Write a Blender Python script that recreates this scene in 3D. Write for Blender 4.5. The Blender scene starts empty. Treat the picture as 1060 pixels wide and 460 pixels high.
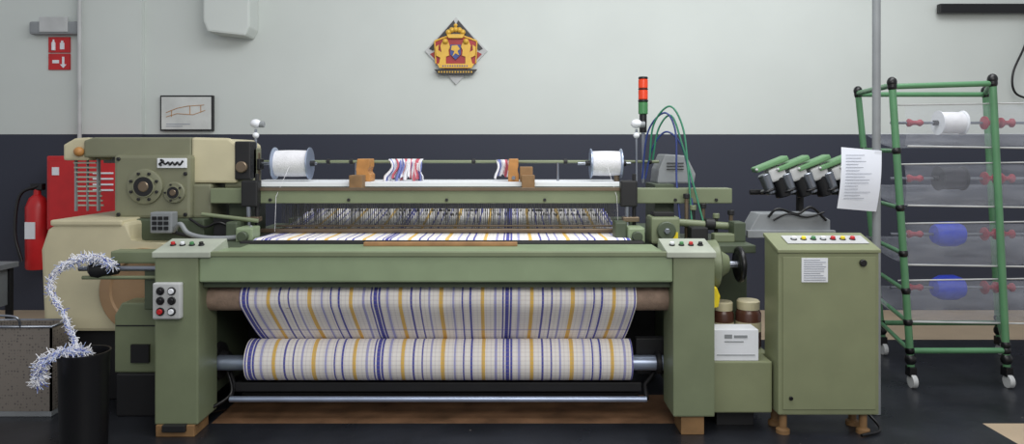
import bpy, bmesh, math, random
from mathutils import Vector, Matrix
random.seed(3)
scene = bpy.context.scene
scene.view_settings.view_transform = 'Standard'
COL = scene.collection

# ---------------------------------------------------------------- materials
def lin(c):
    r = []
    for v in c:
        v = v/255.0
        r.append(v/12.92 if v <= 0.04045 else ((v+0.055)/1.055)**2.4)
    return (r[0], r[1], r[2], 1.0)

def mat(name, rgb, rough=0.5, metal=0.0, var=0.12, scale=6.0, bump=0.0, bscale=60.0):
    m = bpy.data.materials.new(name); m.use_nodes = True
    nt = m.node_tree; N = nt.nodes; L = nt.links
    b = N['Principled BSDF']
    b.inputs['Roughness'].default_value = rough
    b.inputs['Metallic'].default_value = metal
    tc = N.new('ShaderNodeTexCoord')
    nz = N.new('ShaderNodeTexNoise'); nz.inputs['Scale'].default_value = scale
    nz.inputs['Detail'].default_value = 5
    L.new(tc.outputs['Object'], nz.inputs['Vector'])
    cr = N.new('ShaderNodeValToRGB')
    c = lin(rgb)
    cr.color_ramp.elements[0].position = 0.3
    cr.color_ramp.elements[1].position = 0.7
    cr.color_ramp.elements[0].color = (c[0]*(1-var), c[1]*(1-var), c[2]*(1-var), 1)
    cr.color_ramp.elements[1].color = (min(1, c[0]*(1+var)), min(1, c[1]*(1+var)), min(1, c[2]*(1+var)), 1)
    L.new(nz.outputs['Fac'], cr.inputs['Fac'])
    L.new(cr.outputs['Color'], b.inputs['Base Color'])
    if bump > 0:
        n2 = N.new('ShaderNodeTexNoise'); n2.inputs['Scale'].default_value = bscale
        L.new(tc.outputs['Object'], n2.inputs['Vector'])
        bp = N.new('ShaderNodeBump'); bp.inputs['Strength'].default_value = bump
        bp.inputs['Distance'].default_value = 0.01
        L.new(n2.outputs['Fac'], bp.inputs['Height'])
        L.new(bp.outputs['Normal'], b.inputs['Normal'])
    return m

GREEN = mat('machine_green', (120, 129, 101), 0.42, 0, 0.07)
GREENL = mat('machine_green_light', (140, 156, 124), 0.4, 0, 0.07)
GREENC = mat('cabinet_green', (132, 138, 106), 0.42, 0, 0.06)
GREEND = mat('machine_green_dark', (74, 84, 66), 0.5)
OLIVE = mat('gearbox_olive', (124, 125, 102), 0.45, 0, 0.07)
CREAM = mat('cream_enamel', (200, 192, 160), 0.45, 0, 0.06)
TAN = mat('tan_enamel', (168, 136, 102), 0.5)
DARK = mat('dark_iron', (38, 38, 40), 0.5, 0.3)
BLACK = mat('black_plastic', (16, 16, 19), 0.35)
BIN = mat('bin_black', (13, 13, 16), 0.42)
STEEL = mat('steel', (150, 155, 165), 0.3, 0.9)
WIRE = mat('heddle_steel', (128, 128, 126), 0.45, 0.5)
STEELB = mat('blued_steel', (170, 182, 205), 0.35, 0.7)
BRONZE = mat('brown_steel', (120, 105, 88), 0.35, 0.6)
GREY = mat('grey_paint', (136, 140, 143), 0.5)
LGREY = mat('light_grey', (188, 190, 190), 0.5)
PANEL = mat('panel_grey_green', (168, 174, 160), 0.5)
WHITE = mat('white_paint', (228, 231, 236), 0.5, 0, 0.03)
THREAD = mat('white_thread', (228, 228, 232), 0.8, 0, 0.05, 30, 0.4, 200)
BLUETH = mat('blue_thread', (40, 66, 200), 0.7, 0, 0.15, 30, 0.4, 200)
BLACKTH = mat('black_thread', (26, 26, 34), 0.8, 0, 0.15, 30, 0.4, 200)
RUST = mat('rusty_roller', (150, 128, 112), 0.7, 0, 0.2, 20, 0.4, 150)
WOOD = mat('wood_ochre', (182, 128, 70), 0.5, 0, 0.2, 14)
STICK = mat('wood_stick_brown', (156, 116, 78), 0.5, 0, 0.2, 14)
WOODD = mat('wood_brown', (136, 104, 68), 0.6, 0, 0.25, 12)
RED = mat('red_paint', (196, 34, 38), 0.4)
MAROON = mat('mantle_red', (160, 30, 34), 0.4)
REDL = mat('red_lamp', (225, 70, 35), 0.25)
GRNLAMP = mat('green_lamp', (70, 130, 80), 0.25)
YEL = mat('yellow_paint', (235, 210, 40), 0.4)
GOLD = mat('gold_leaf', (216, 172, 66), 0.4, 0.1)
BLUEP = mat('blue_paint', (50, 70, 140), 0.4)
PIPEG = mat('creel_green_tube', (88, 136, 98), 0.35)
FEEDG = mat('feeder_green', (104, 148, 104), 0.4)
HOSEG = mat('hose_green', (50, 125, 95), 0.35)
HOSEB = mat('hose_blue', (45, 62, 125), 0.35)
BROWNJ = mat('amber_jar', (84, 54, 44), 0.25)
PAPER = mat('paper', (226, 230, 240), 0.8, 0, 0.02)
INK = mat('ink_grey', (150, 155, 168), 0.8)
LABELR = mat('holder_red', (150, 44, 58), 0.5)

def paint_mesh(name, c1, c2, scale):
    m = mat(name, c1, 0.45, 0.3)
    nt = m.node_tree; N = nt.nodes; L = nt.links
    tc = N.new('ShaderNodeTexCoord')
    ck = N.new('ShaderNodeTexVoronoi'); ck.inputs['Scale'].default_value = scale
    ck.inputs['Randomness'].default_value = 0.35
    L.new(tc.outputs['Object'], ck.inputs['Vector'])
    cr = N.new('ShaderNodeValToRGB')
    cr.color_ramp.elements[0].position = 0.25; cr.color_ramp.elements[0].color = lin(c2)
    cr.color_ramp.elements[1].position = 0.45; cr.color_ramp.elements[1].color = lin(c1)
    L.new(ck.outputs['Distance'], cr.inputs['Fac'])
    L.new(cr.outputs['Color'], N['Principled BSDF'].inputs['Base Color'])
    return m
BASKET = paint_mesh('perforated_metal', (142, 134, 126), (96, 90, 88), 60)

def wall_material():
    m = mat('painted_wall', (206, 212, 208), 0.7, 0, 0.03, 1.5)
    nt = m.node_tree; N = nt.nodes; L = nt.links
    b = N['Principled BSDF']
    up = b.inputs['Base Color'].links[0].from_socket
    g = N.new('ShaderNodeNewGeometry'); s = N.new('ShaderNodeSeparateXYZ')
    L.new(g.outputs['Position'], s.inputs[0])
    gt = N.new('ShaderNodeMath'); gt.operation = 'GREATER_THAN'; gt.inputs[1].default_value = 1.64
    L.new(s.outputs['Z'], gt.inputs[0])
    mx = N.new('ShaderNodeMix'); mx.data_type = 'RGBA'
    L.new(gt.outputs[0], mx.inputs[0])
    mx.inputs[6].default_value = lin((50, 54, 68))
    L.new(up, mx.inputs[7])
    L.new(mx.outputs[2], b.inputs['Base Color'])
    return m
WALL = wall_material()

def floor_black():
    m = mat('black_floor_paint', (36, 38, 43), 0.22, 0, 0.4, 2.5, 0.08, 6)
    nt = m.node_tree; N = nt.nodes; L = nt.links
    b = N['Principled BSDF']
    base = b.inputs['Base Color'].links[0].from_socket
    tc = N.new('ShaderNodeTexCoord'); nz = N.new('ShaderNodeTexNoise')
    nz.inputs['Scale'].default_value = 4; nz.inputs['Detail'].default_value = 8
    L.new(tc.outputs['Object'], nz.inputs['Vector'])
    mr = N.new('ShaderNodeMapRange'); mr.inputs[3].default_value = 0.15; mr.inputs[4].default_value = 0.5
    L.new(nz.outputs['Fac'], mr.inputs[0]); L.new(mr.outputs[0], b.inputs['Roughness'])
    # worn flecks where the paint has chipped
    n2 = N.new('ShaderNodeTexNoise'); n2.inputs['Scale'].default_value = 38; n2.inputs['Detail'].default_value = 3
    L.new(tc.outputs['Object'], n2.inputs['Vector'])
    r2 = N.new('ShaderNodeMapRange'); r2.inputs[1].default_value = 0.70; r2.inputs[2].default_value = 0.76
    L.new(n2.outputs['Fac'], r2.inputs[0])
    mx = N.new('ShaderNodeMix'); mx.data_type = 'RGBA'
    L.new(r2.outputs[0], mx.inputs[0]); L.new(base, mx.inputs[6]); mx.inputs[7].default_value = lin((112, 106, 100))
    L.new(mx.outputs[2], b.inputs['Base Color'])
    return m
FBLACK = floor_black()
FTAN = mat('tan_floor', (190, 170, 144), 0.35, 0, 0.1, 3)
FWOOD = mat('worn_wood_floor', (122, 92, 68), 0.5, 0, 0.45, 5)

def fabric_material(name, weft=True):
    m = bpy.data.materials.new(name); m.use_nodes = True
    nt = m.node_tree; N = nt.nodes; L = nt.links
    b = N['Principled BSDF']; b.inputs['Roughness'].default_value = 0.85
    uv = N.new('ShaderNodeUVMap'); s = N.new('ShaderNodeSeparateXYZ')
    L.new(uv.outputs[0], s.inputs[0])
    def math_(op, a, bb=None):
        n = N.new('ShaderNodeMath'); n.operation = op
        for i, v in enumerate((a, bb)):
            if v is None: continue
            if isinstance(v, (int, float)): n.inputs[i].default_value = v
            else: L.new(v, n.inputs[i])
        return n.outputs[0]
    u = math_('DIVIDE', math_('FLOORED_MODULO', math_('ADD', s.outputs['X'], 0.728), 0.702), 0.702)
    W = (250, 246, 242); B = (82, 86, 176); Y = (238, 196, 104); P_ = (176, 176, 222)
    stops = [(0, B), (.012, W), (.022, B), (.036, W), (.082, P_), (.10, W), (.172, Y), (.202, W), (.262, B), (.278, W), (.334, B), (.346, W),
             (.400, P_), (.416, W), (.482, Y), (.514, W), (.584, P_), (.600, W), (.654, B), (.666, W), (.712, B), (.728, W),
             (.798, Y), (.828, W), (.90, P_), (.918, W), (.962, B), (.976, W), (.988, B)]
    cr = N.new('ShaderNodeValToRGB'); cr.color_ramp.interpolation = 'CONSTANT'
    e = cr.color_ramp.elements
    e[0].position = 0; e[0].color = lin(stops[0][1])
    e[1].position = stops[1][0]; e[1].color = lin(stops[1][1])
    for p, c in stops[2:]:
        x = e.new(p); x.color = lin(c)
    L.new(u, cr.inputs['Fac'])
    col = cr.outputs['Color']
    def mix(f, a, bcol):
        mx = N.new('ShaderNodeMix'); mx.data_type = 'RGBA'
        L.new(f, mx.inputs[0]); L.new(a, mx.inputs[6]); mx.inputs[7].default_value = lin(bcol)
        return mx.outputs[2]
    if weft:
        fu = math_('LESS_THAN', math_('FLOORED_MODULO', s.outputs['X'], 0.0234), 0.006)
        fv = math_('LESS_THAN', math_('FLOORED_MODULO', s.outputs['Y'], 0.0234), 0.006)
        col = mix(math_('MULTIPLY', fu, 0.16), col, (150, 138, 175))
        col = mix(math_('MULTIPLY', fv, 0.20), col, (180, 160, 150))
        big = math_('LESS_THAN', math_('FLOORED_MODULO', math_('ADD', s.outputs['Y'], 0.12), 0.60), 0.010)
        col = mix(math_('MULTIPLY', big, 0.5), col, (82, 86, 176))
    L.new(col, b.inputs['Base Color'])
    return m
FABRIC = fabric_material('striped_cloth')
WARP = fabric_material('striped_warp', False)

def plastic_sheet():
    m = bpy.data.materials.new('translucent_plastic'); m.use_nodes = True
    nt = m.node_tree; N = nt.nodes; L = nt.links
    b = N['Principled BSDF']
    b.inputs['Base Color'].default_value = lin((190, 194, 206)); b.inputs['Roughness'].default_value = 0.3
    tr = N.new('ShaderNodeBsdfTransparent'); mx = N.new('ShaderNodeMixShader')
    nz = N.new('ShaderNodeTexNoise'); nz.inputs['Scale'].default_value = 4
    mr = N.new('ShaderNodeMapRange'); mr.inputs[3].default_value = 0.04; mr.inputs[4].default_value = 0.38
    L.new(nz.outputs['Fac'], mr.inputs[0]); L.new(mr.outputs[0], mx.inputs[0])
    L.new(tr.outputs[0], mx.inputs[1]); L.new(b.outputs[0], mx.inputs[2])
    L.new(mx.outputs[0], N['Material Output'].inputs['Surface'])
    return m
PLASTIC = plastic_sheet()

# ---------------------------------------------------------------- builders
def top(name):
    e = bpy.data.objects.new(name, None); COL.objects.link(e); e.empty_display_size = 0.1
    return e
def finish(name, bm, m, parent, smooth=False):
    me = bpy.data.meshes.new(name)
    bmesh.ops.recalc_face_normals(bm, faces=bm.faces[:])
    bm.to_mesh(me); bm.free()
    if smooth:
        for p in me.polygons: p.use_smooth = True
    if m: me.materials.append(m)
    o = bpy.data.objects.new(name, me); COL.objects.link(o)
    if parent: o.parent = parent
    return o
def B(P, name, x0, x1, y0, y1, z0, z1, m, bev=0.004, rot=None):
    bm = bmesh.new(); bmesh.ops.create_cube(bm, size=1)
    sx, sy, sz = x1-x0, y1-y0, z1-z0
    bmesh.ops.scale(bm, vec=(sx, sy, sz), verts=bm.verts)
    bev = min(bev, 0.3*min(sx, sy, sz))
    if bev > 0: bmesh.ops.bevel(bm, geom=bm.edges[:], offset=bev, segments=2, affect='EDGES', profile=0.6)
    c = Vector(((x0+x1)/2, (y0+y1)/2, (z0+z1)/2))
    M = Matrix.Translation(c)
    if rot:
        ax, ang = rot; M = M @ Matrix.Rotation(math.radians(ang), 4, ax)
    bmesh.ops.transform(bm, matrix=M, verts=bm.verts)
    return finish(name, bm, m, P)
def frame_to(p1, p2):
    p1 = Vector(p1); p2 = Vector(p2); d = p2-p1
    return Matrix.Translation(p1) @ d.to_track_quat('Z', 'Y').to_matrix().to_4x4(), d.length
def LT(P, name, p1, p2, prof, m, seg=28):
    """lathe: prof = [(t along axis in metres, radius)]"""
    M, ln = frame_to(p1, p2)
    bm = bmesh.new(); rings = []
    for t, r in prof:
        if r < 1e-5: rings.append([bm.verts.new((0, 0, t))])
        else: rings.append([bm.verts.new((r*math.cos(2*math.pi*i/seg), r*math.sin(2*math.pi*i/seg), t)) for i in range(seg)])
    for a, b in zip(rings, rings[1:]):
        for i in range(seg):
            j = (i+1) % seg
            if len(a) == 1 and len(b) == 1: continue
            if len(a) == 1: bm.faces.new((a[0], b[i], b[j]))
            elif len(b) == 1: bm.faces.new((a[i], a[j], b[0]))
            else: bm.faces.new((a[i], a[j], b[j], b[i]))
    if len(rings[0]) > 1: bm.faces.new(rings[0])
    if len(rings[-1]) > 1: bm.faces.new(rings[-1])
    bmesh.ops.transform(bm, matrix=M, verts=bm.verts)
    o = finish(name, bm, m, P)
    for p in o.data.polygons:
        p.use_smooth = len(p.vertices) == 4
    o.data.set_sharp_from_angle(angle=math.radians(35))
    return o
def C(P, name, p1, p2, r, m, r2=None, seg=24, bev=None):
    ln = (Vector(p2)-Vector(p1)).length
    r2 = r if r2 is None else r2
    bv = min(0.15*min(r, r2), 0.2*ln, 0.006) if bev is None else bev
    return LT(P, name, p1, p2, [(0, r-bv), (bv, r), (ln-bv, r2), (ln, r2-bv)], m, seg)
def PR(P, name, axis, prof, a0, a1, m, bev=0.006):
    bm = bmesh.new()
    def v(a, p): return (a, p[0], p[1]) if axis == 'x' else (p[0], a, p[1])
    f0 = [bm.verts.new(v(a0, p)) for p in prof]; f1 = [bm.verts.new(v(a1, p)) for p in prof]
    bm.faces.new(f0); bm.faces.new(f1[::-1])
    n = len(prof)
    for i in range(n):
        j = (i+1) % n; bm.faces.new((f0[i], f0[j], f1[j], f1[i]))
    if bev: bmesh.ops.bevel(bm, geom=bm.edges[:], offset=bev, segments=2, affect='EDGES', profile=0.6)
    return finish(name, bm, m, P)
def catmull(pts, n=8):
    pts = [Vector(p) for p in pts]
    if len(pts) < 3: return pts
    q = [pts[0]*2-pts[1]] + pts + [pts[-1]*2-pts[-2]]
    out = []
    for i in range(1, len(q)-2):
        for k in range(n):
            t = k/n
            p0, p1, p2, p3 = q[i-1], q[i], q[i+1], q[i+2]
            out.append(0.5*((2*p1)+(-p0+p2)*t+(2*p0-5*p1+4*p2-p3)*t*t+(-p0+3*p1-3*p2+p3)*t**3))
    out.append(pts[-1]); return out
def curves(P, name, lines, r, m, smooth=True):
    cu = bpy.data.curves.new(name, 'CURVE'); cu.dimensions = '3D'
    cu.bevel_depth = r; cu.bevel_resolution = 3 if r > 0.004 else 1; cu.use_fill_caps = True
    for pts in lines:
        q = catmull(pts) if smooth else [Vector(p) for p in pts]
        s = cu.splines.new('POLY'); s.points.add(len(q)-1)
        for i, p in enumerate(q): s.points[i].co = (p.x, p.y, p.z, 1)
    cu.materials.append(m)
    o = bpy.data.objects.new(name, cu); COL.objects.link(o); o.parent = P
    return o
def T(P, name, pts, r, m, smooth=True): return curves(P, name, [pts], r, m, smooth)
def S(P, name, c, r, m, sc=(1, 1, 1)):
    bm = bmesh.new(); bmesh.ops.create_uvsphere(bm, u_segments=24, v_segments=14, radius=r)
    bmesh.ops.scale(bm, vec=sc, verts=bm.verts); bmesh.ops.translate(bm, vec=c, verts=bm.verts)
    return finish(name, bm, m, P, True)
def SHEET(P, name, prof, x0, x1, m, nx=60, wav=0.0, pinch=0.0):
    """cloth strip: prof list of (y,z) front to back, UV in metres; pinch narrows the far end"""
    bm = bmesh.new(); uvl = bm.loops.layers.uv.new('UVMap')
    ds = [0]
    for a, b in zip(prof, prof[1:]): ds.append(ds[-1]+math.dist(a, b))
    grid = []; xc = (x0+x1)/2
    for k, (y, z) in enumerate(prof):
        row = []; sc = 1-pinch*(ds[k]/ds[-1])**2
        for i in range(nx+1):
            t = i/nx; x = x0+(x1-x0)*t
            w = wav*math.sin(x*19+k*0.7)*math.sin(x*7.3+1)*min(1, k/3)
            row.append((bm.verts.new((xc+(x-xc)*sc, y+w, z)), x, ds[k]))
        grid.append(row)
    for k in range(len(prof)-1):
        for i in range(nx):
            q = [grid[k][i], grid[k][i+1], grid[k+1][i+1], grid[k+1][i]]
            f = bm.faces.new([a[0] for a in q]); f.smooth = True
            for l, a in zip(f.loops, q): l[uvl].uv = (a[1], a[2])
    me = bpy.data.meshes.new(name); bm.to_mesh(me); bm.free(); me.materials.append(m)
    o = bpy.data.objects.new(name, me); COL.objects.link(o); o.parent = P
    return o
def MULTI(P, name, boxes, m):
    bm = bmesh.new()
    for (x0, x1, y0, y1, z0, z1) in boxes:
        M = Matrix.Translation(((x0+x1)/2, (y0+y1)/2, (z0+z1)/2)) @ Matrix.Diagonal((x1-x0, y1-y0, z1-z0, 1))
        bmesh.ops.create_cube(bm, size=1, matrix=M)
    return finish(name, bm, m, P)
def POLY(P, name, pts, y, th, m):
    return PR(P, name, 'y', pts, y-th, y, m, 0)

# ---------------------------------------------------------------- room
B(None, 'wall_back', -7, 7, 6.84, 7.0, 0, 4.2, WALL, 0)
B(None, 'trim_1', -4.0, -3.42, 6.78, 6.84, 0, 4.2, WALL, 0)          # pilaster
PR(None, 'trim_2', 'y', [(-2.78, 4.2), (-2.78, 2.66), (-2.74, 2.56), (-2.40, 2.52), (-2.36, 2.60), (-2.36, 4.2)], 6.6, 6.84, WALL, 0.02)  # ceiling beam end
C(None, 'trim_3', (-3.97, 6.74, 1.60), (-3.97, 6.74, 4.2), 0.018, LGREY)  # conduit
def floor_mesh():
    me = bpy.data.meshes.new('floor'); xs = [-7, -1.63, 1.0, 2.55, 7]; ys = [-1.5, 3.72, 3.98, 4.45, 5.76, 6.84]
    V = []; F = []; MI = []
    for y in ys:
        for x in xs: V.append((x, y, 0))
    n = len(xs)
    for j in range(len(ys)-1):
        for i in range(n-1):
            F.append((j*n+i, j*n+i+1, (j+1)*n+i+1, (j+1)*n+i))
            k = 0
            if j == 4: k = 1
            if i == 1 and j == 2: k = 2
            if i == 3 and j <= 1: k = 1
            MI.append(k)
    me.from_pydata(V, [], F)
    for m in (FBLACK, FTAN, FWOOD): me.materials.append(m)
    for p, k in zip(me.polygons, MI): p.material_index = k
    o = bpy.data.objects.new('floor', me); COL.objects.link(o)
floor_mesh()

# ---------------------------------------------------------------- loom
L_ = top('weaving_loom')
B(L_, 'leg_1', -1.85, -1.625, 3.80, 4.05, 0.06, 0.95, GREEN, 0.008)
B(L_, 'leg_2', 0.835, 1.05, 3.80, 4.05, 0.10, 0.95, GREEN, 0.008)
B(L_, 'foot_1', -1.84, -1.64, 3.79, 3.97, 0, 0.06, WOODD)
B(L_, 'foot_2', 0.88, 1.0, 3.82, 3.98, 0, 0.10, WOODD)
B(L_, 'foot_plate', -1.80, -1.68, 3.77, 4.0, 0.03, 0.065, DARK)
B(L_, 'side_frame_1', -1.80, -1.66, 4.05, 5.6, 0.12, 0.93, GREEND)
B(L_, 'side_frame_2', 0.90, 1.04, 4.05, 5.6, 0.12, 0.93, GREEND)
for i, x in enumerate((-1.73, 0.97)):
    B(L_, 'rear_foot_%d' % i, x-0.08, x+0.08, 5.35, 5.6, 0, 0.12, DARK)
B(L_, 'rear_beam', -1.66, 0.90, 5.45, 5.6, 0.80, 0.98, GREEND)
B(L_, 'interior_shade_panel', -1.66, 0.90, 4.62, 4.68, 0.16, 0.88, DARK)  # added dark panel, its colour standing in for shade inside the loom
LT(L_, 'warp_beam', (-1.55, 5.2, 0.45), (0.8, 5.2, 0.45), [(0, 0.36), (0.02, 0.36), (0.02, 0.27), (2.33, 0.27), (2.33, 0.36), (2.35, 0.36)], THREAD)
B(L_, 'front_beam', -1.625, 0.835, 3.81, 4.02, 0.795, 0.948, GREENL, 0.01)
B(L_, 'front_beam_lip', -1.625, 0.835, 3.80, 3.83, 0.93, 0.955, GREEN, 0.004)
B(L_, 'front_deck', -1.56, 0.80, 4.02, 4.20, 0.86, 0.945, GREENL, 0.004)
B(L_, 'breast_bar', -1.56, 0.76, 4.20, 4.27, 0.88, 0.962, DARK, 0.01)
B(L_, 'underside_bar', -1.625, 0.835, 3.86, 3.95, 0.76, 0.795, GREEND)
B(L_, 'wood_stick', -0.83, 0.03, 4.10, 4.14, 0.946, 0.968, STICK)
PR(L_, 'panel_1', 'x', [(3.79, 0.925), (3.79, 0.955), (4.02, 1.0), (4.05, 0.93)], -1.86, -1.56, PANEL, 0.005)
PR(L_, 'panel_2', 'x', [(3.79, 0.925), (3.79, 0.955), (4.02, 1.0), (4.05, 0.93)], 0.80, 1.055, PANEL, 0.005)
def buttons(P, x0, n, step, y, z, cols, r=0.011, axis=(0, -0.2, 1)):
    a = Vector(axis).normalized()
    for i in range(n):
        p = Vector((x0+i*step, y, z))
        C(P, 'button_ring_%d' % i, p-a*0.004, p+a*0.006, r*1.4, DARK, seg=16)
        C(P, 'button_%d' % i, p, p+a*0.018, r, cols[i % len(cols)], seg=16)
buttons(L_, -1.80, 4, 0.05, 3.90, 0.978, [RED, WHITE, GRNLAMP, BLACK])
buttons(L_, 0.85, 4, 0.05, 3.90, 0.978, [WHITE, GRNLAMP, RED, BLACK])
B(L_, 'button_box', -1.842, -1.70, 3.76, 3.80, 0.615, 0.80, LGREY, 0.008)
for r_, (z, cs) in enumerate(((0.76, (BLACK, WHITE)), (0.71, (BLACK, BLACK)), (0.655, (RED, WHITE)))):
    for c_, cc in enumerate(cs):
        x = -1.80+c_*0.058
        C(L_, 'box_ring_%d%d' % (r_, c_), (x, 3.762, z), (x, 3.752, z), 0.021, DARK, seg=18)
        C(L_, 'box_button_%d%d' % (r_, c_), (x, 3.758, z), (x, 3.742, z), 0.014, cc, seg=18)
C(L_, 'take_up_roller', (-1.66, 3.97, 0.685), (0.85, 3.97, 0.685), 0.068, RUST)
for i, x in enumerate((-1.64, 0.83)):
    C(L_, 'roller_bearing_%d' % i, (x-0.02, 3.97, 0.685), (x+0.02, 3.97, 0.685), 0.05, DARK)
prof = [(4.05, 0.80), (4.02, 0.775)]
for k in range(0, 11):
    a = math.radians(70+k*14)
    prof.append((3.97+0.074*math.cos(a), 0.685+0.074*math.sin(a)))
last = prof[-1]
for k in range(1, 9):
    t = k/8
    prof.append((last[0]+(4.235-last[0])*t, last[1]+(0.36-last[1])*t-0.015*math.sin(math.pi*t)))
SHEET(L_, 'hanging_cloth', prof, -1.45, 0.665, FABRIC, 120, 0.006, 0.035)
prof = [(4.10+0.112*math.cos(math.radians(a)), 0.315+0.112*math.sin(math.radians(a))) for a in range(0, 361, 10)]
SHEET(L_, 'cloth_roll', prof, -1.46, 0.66, FABRIC, 60, 0)
for i, x in enumerate((-1.459, 0.655)):
    C(L_, 'cloth_roll_end_%d' % i, (x, 4.10, 0.315), (x+0.004, 4.10, 0.315), 0.110, THREAD, seg=40)
C(L_, 'cloth_roll_shaft', (-1.66, 4.10, 0.295), (0.86, 4.10, 0.295), 0.042, STEELB)
LT(L_, 'let_off_gear', (-1.70, 4.16, 0.29), (-1.60, 4.16, 0.29), [(0, 0.13), (0.03, 0.13), (0.035, 0.11), (0.06, 0.10), (0.06, 0.06), (0.1, 0.05)], DARK)
B(L_, 'shaft_bracket', 0.70, 0.86, 4.14, 4.20, 0.22, 0.42, DARK)
C(L_, 'shaft_collar', (0.80, 4.10, 0.295), (0.83, 4.10, 0.295), 0.06, DARK)
C(L_, 'guard_bar', (-1.55, 4.03, 0.115), (0.74, 4.03, 0.115), 0.016, STEELB)
B(L_, 'guard_plate', -1.54, 0.72, 4.08, 4.12, 0.14, 0.19, DARK)
C(L_, 'guard_bar_rear', (-1.54, 4.2, 0.09), (0.72, 4.2, 0.09), 0.02, DARK)
for i, (x, x2) in enumerate(((-1.55, -1.60), (0.74, 0.82))):
    T(L_, 'guard_arm_%d' % i, [(x, 4.03, 0.115), (x, 4.10, 0.17), (x2, 4.15, 0.25)], 0.013, DARK, False)
T(L_, 'floor_hose', [(-1.62, 4.15, 0.02), (-1.66, 4.0, 0.06), (-1.55, 4.05, 0.14), (-1.6, 4.12, 0.26)], 0.009, BLACK)

SHEET(L_, 'woven_cloth', [(4.24, 0.93), (4.255, 0.962), (4.29, 0.968), (4.5, 0.963), (4.78, 0.963)], -1.5, 0.69, FABRIC, 60, 0)
SHEET(L_, 'warp_sheet', [(4.78, 0.963), (5.1, 1.0), (5.5, 1.05), (5.6, 1.0)], -1.5, 0.69, WARP, 30, 0)
B(L_, 'temple_bar', -1.58, 0.73, 4.60, 4.64, 0.966, 0.992, BRONZE, 0.006)
B(L_, 'temple_bar_upper', -1.50, 0.70, 4.66, 4.69, 0.998, 1.008, BRONZE, 0.002)
wires = []
x = -1.49
while x < 0.68:
    wires.append((x-0.0011, x+0.0011, 4.76, 4.764, 0.965, 1.14)); x += 0.0105
MULTI(L_, 'reed_wires', wires, WIRE)
B(L_, 'reed_cap', -1.5, 0.69, 4.75, 4.775, 1.14, 1.16, STEEL)
wires = []
for r in range(4):
    y = 4.85+r*0.07; x = -1.49+r*0.004
    dz = (0.02, -0.015, 0.01, -0.02)[r]
    while x < 0.68:
        wires.append((x-0.0011, x+0.0011, y, y+0.003, 0.88+dz, 1.22+dz)); x += 0.012+random.random()*0.003
        if random.random() < 0.5:
            wires.append((x-0.003, x+0.003, y, y+0.003, 1.06+dz, 1.075+dz))
MULTI(L_, 'heddle_wires', wires, WIRE)
for r in range(4):
    y = 4.85+r*0.07; dz = (0.02, -0.015, 0.01, -0.02)[r]
    B(L_, 'heddle_frame_top_%d' % r, -1.52, 0.71, y-0.01, y+0.012, 1.205+dz, 1.24+dz, STEEL)
    B(L_, 'heddle_frame_bottom_%d' % r, -1.52, 0.71, y-0.01, y+0.012, 0.85+dz, 0.88+dz, STEEL)
B(L_, 'upper_beam', -1.85, 1.35, 4.50, 4.62, 1.158, 1.25, GREEN, 0.006)
B(L_, 'upper_beam_strip', -1.55, 0.70, 4.49, 4.50, 1.235, 1.255, BRONZE, 0.002)
B(L_, 'white_cover', -1.68, 0.68, 4.60, 5.02, 1.256, 1.285, WHITE, 0.003)
for i, x in enumerate((-1.48, -1.0, -0.4, 0.2, 0.72, 1.0, 1.25)):
    C(L_, 'beam_bolt_%d' % i, (x, 4.50, 1.18), (x, 4.485, 1.18), 0.010, DARK, seg=6)
B(L_, 'upright_1', -1.78, -1.66, 4.62, 4.95, 0.93, 1.27, GREEND)
B(L_, 'upright_2', 0.90, 1.02, 4.62, 4.95, 0.93, 1.27, GREEND)
for i, sx in enumerate((-1.60, 0.70)):
    B(L_, 'drive_block_%d' % i, sx-0.04, sx+0.06, 4.44, 4.52, 1.14, 1.30, DARK, 0.01)
    C(L_, 'drive_rod_%d' % i, (sx, 4.46, 0.93), (sx, 4.46, 1.16), 0.014, STEEL)
    C(L_, 'drive_rod_b_%d' % i, (sx+0.045, 4.48, 0.93), (sx+0.045, 4.48, 1.34), 0.012, DARK)
    B(L_, 'drive_rod_clamp_%d' % i, sx-0.03, sx+0.07, 4.43, 4.50, 1.05, 1.08, BRONZE, 0.005)
    B(L_, 'drive_foot_%d' % i, sx-0.02, sx+0.08, 4.30, 4.44, 0.93, 1.03, GREENL, 0.012)
    B(L_, 'drive_foot_b_%d' % i, sx-0.09, sx-0.02, 4.33, 4.46, 0.93, 1.06, GREEND, 0.012)
    C(L_, 'drive_cap_%d' % i, (sx+0.03, 4.30, 0.98), (sx+0.03, 4.26, 0.98), 0.03, GREEND)
    C(L_, 'bobbin_post_%d' % i, (sx-0.03, 4.7, 1.27), (sx-0.03, 4.7, 1.47), 0.018, BRONZE)
    B(L_, 'bobbin_bracket_%d' % i, sx-0.06, sx+0.0, 4.66, 4.74, 1.36, 1.43, DARK, 0.006)
B(L_, 'left_mech_plate', -1.80, -1.62, 4.60, 4.75, 1.25, 1.50, OLIVE, 0.01)
B(L_, 'left_mech_box', -1.72, -1.62, 4.55, 4.66, 1.30, 1.54, DARK, 0.01)
C(L_, 'left_mech_wheel', (-1.67, 4.55, 1.38), (-1.67, 4.52, 1.38), 0.035, BRONZE)
C(L_, 'yarn_rail', (-1.62, 4.80, 1.41), (0.96, 4.80, 1.41), 0.010, GREEN)
for i, x in enumerate((-1.2, -1.05, -0.25, 0.35, 0.9)):
    C(L_, 'rail_collar_%d' % i, (x-0.012, 4.80, 1.41), (x+0.012, 4.80, 1.41), 0.018, DARK)
for i, x in enumerate((-1.02, 0.30)):
    C(L_, 'rail_post_%d' % i, (x, 4.80, 1.27), (x, 4.80, 1.41), 0.008, STEEL)
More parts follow.
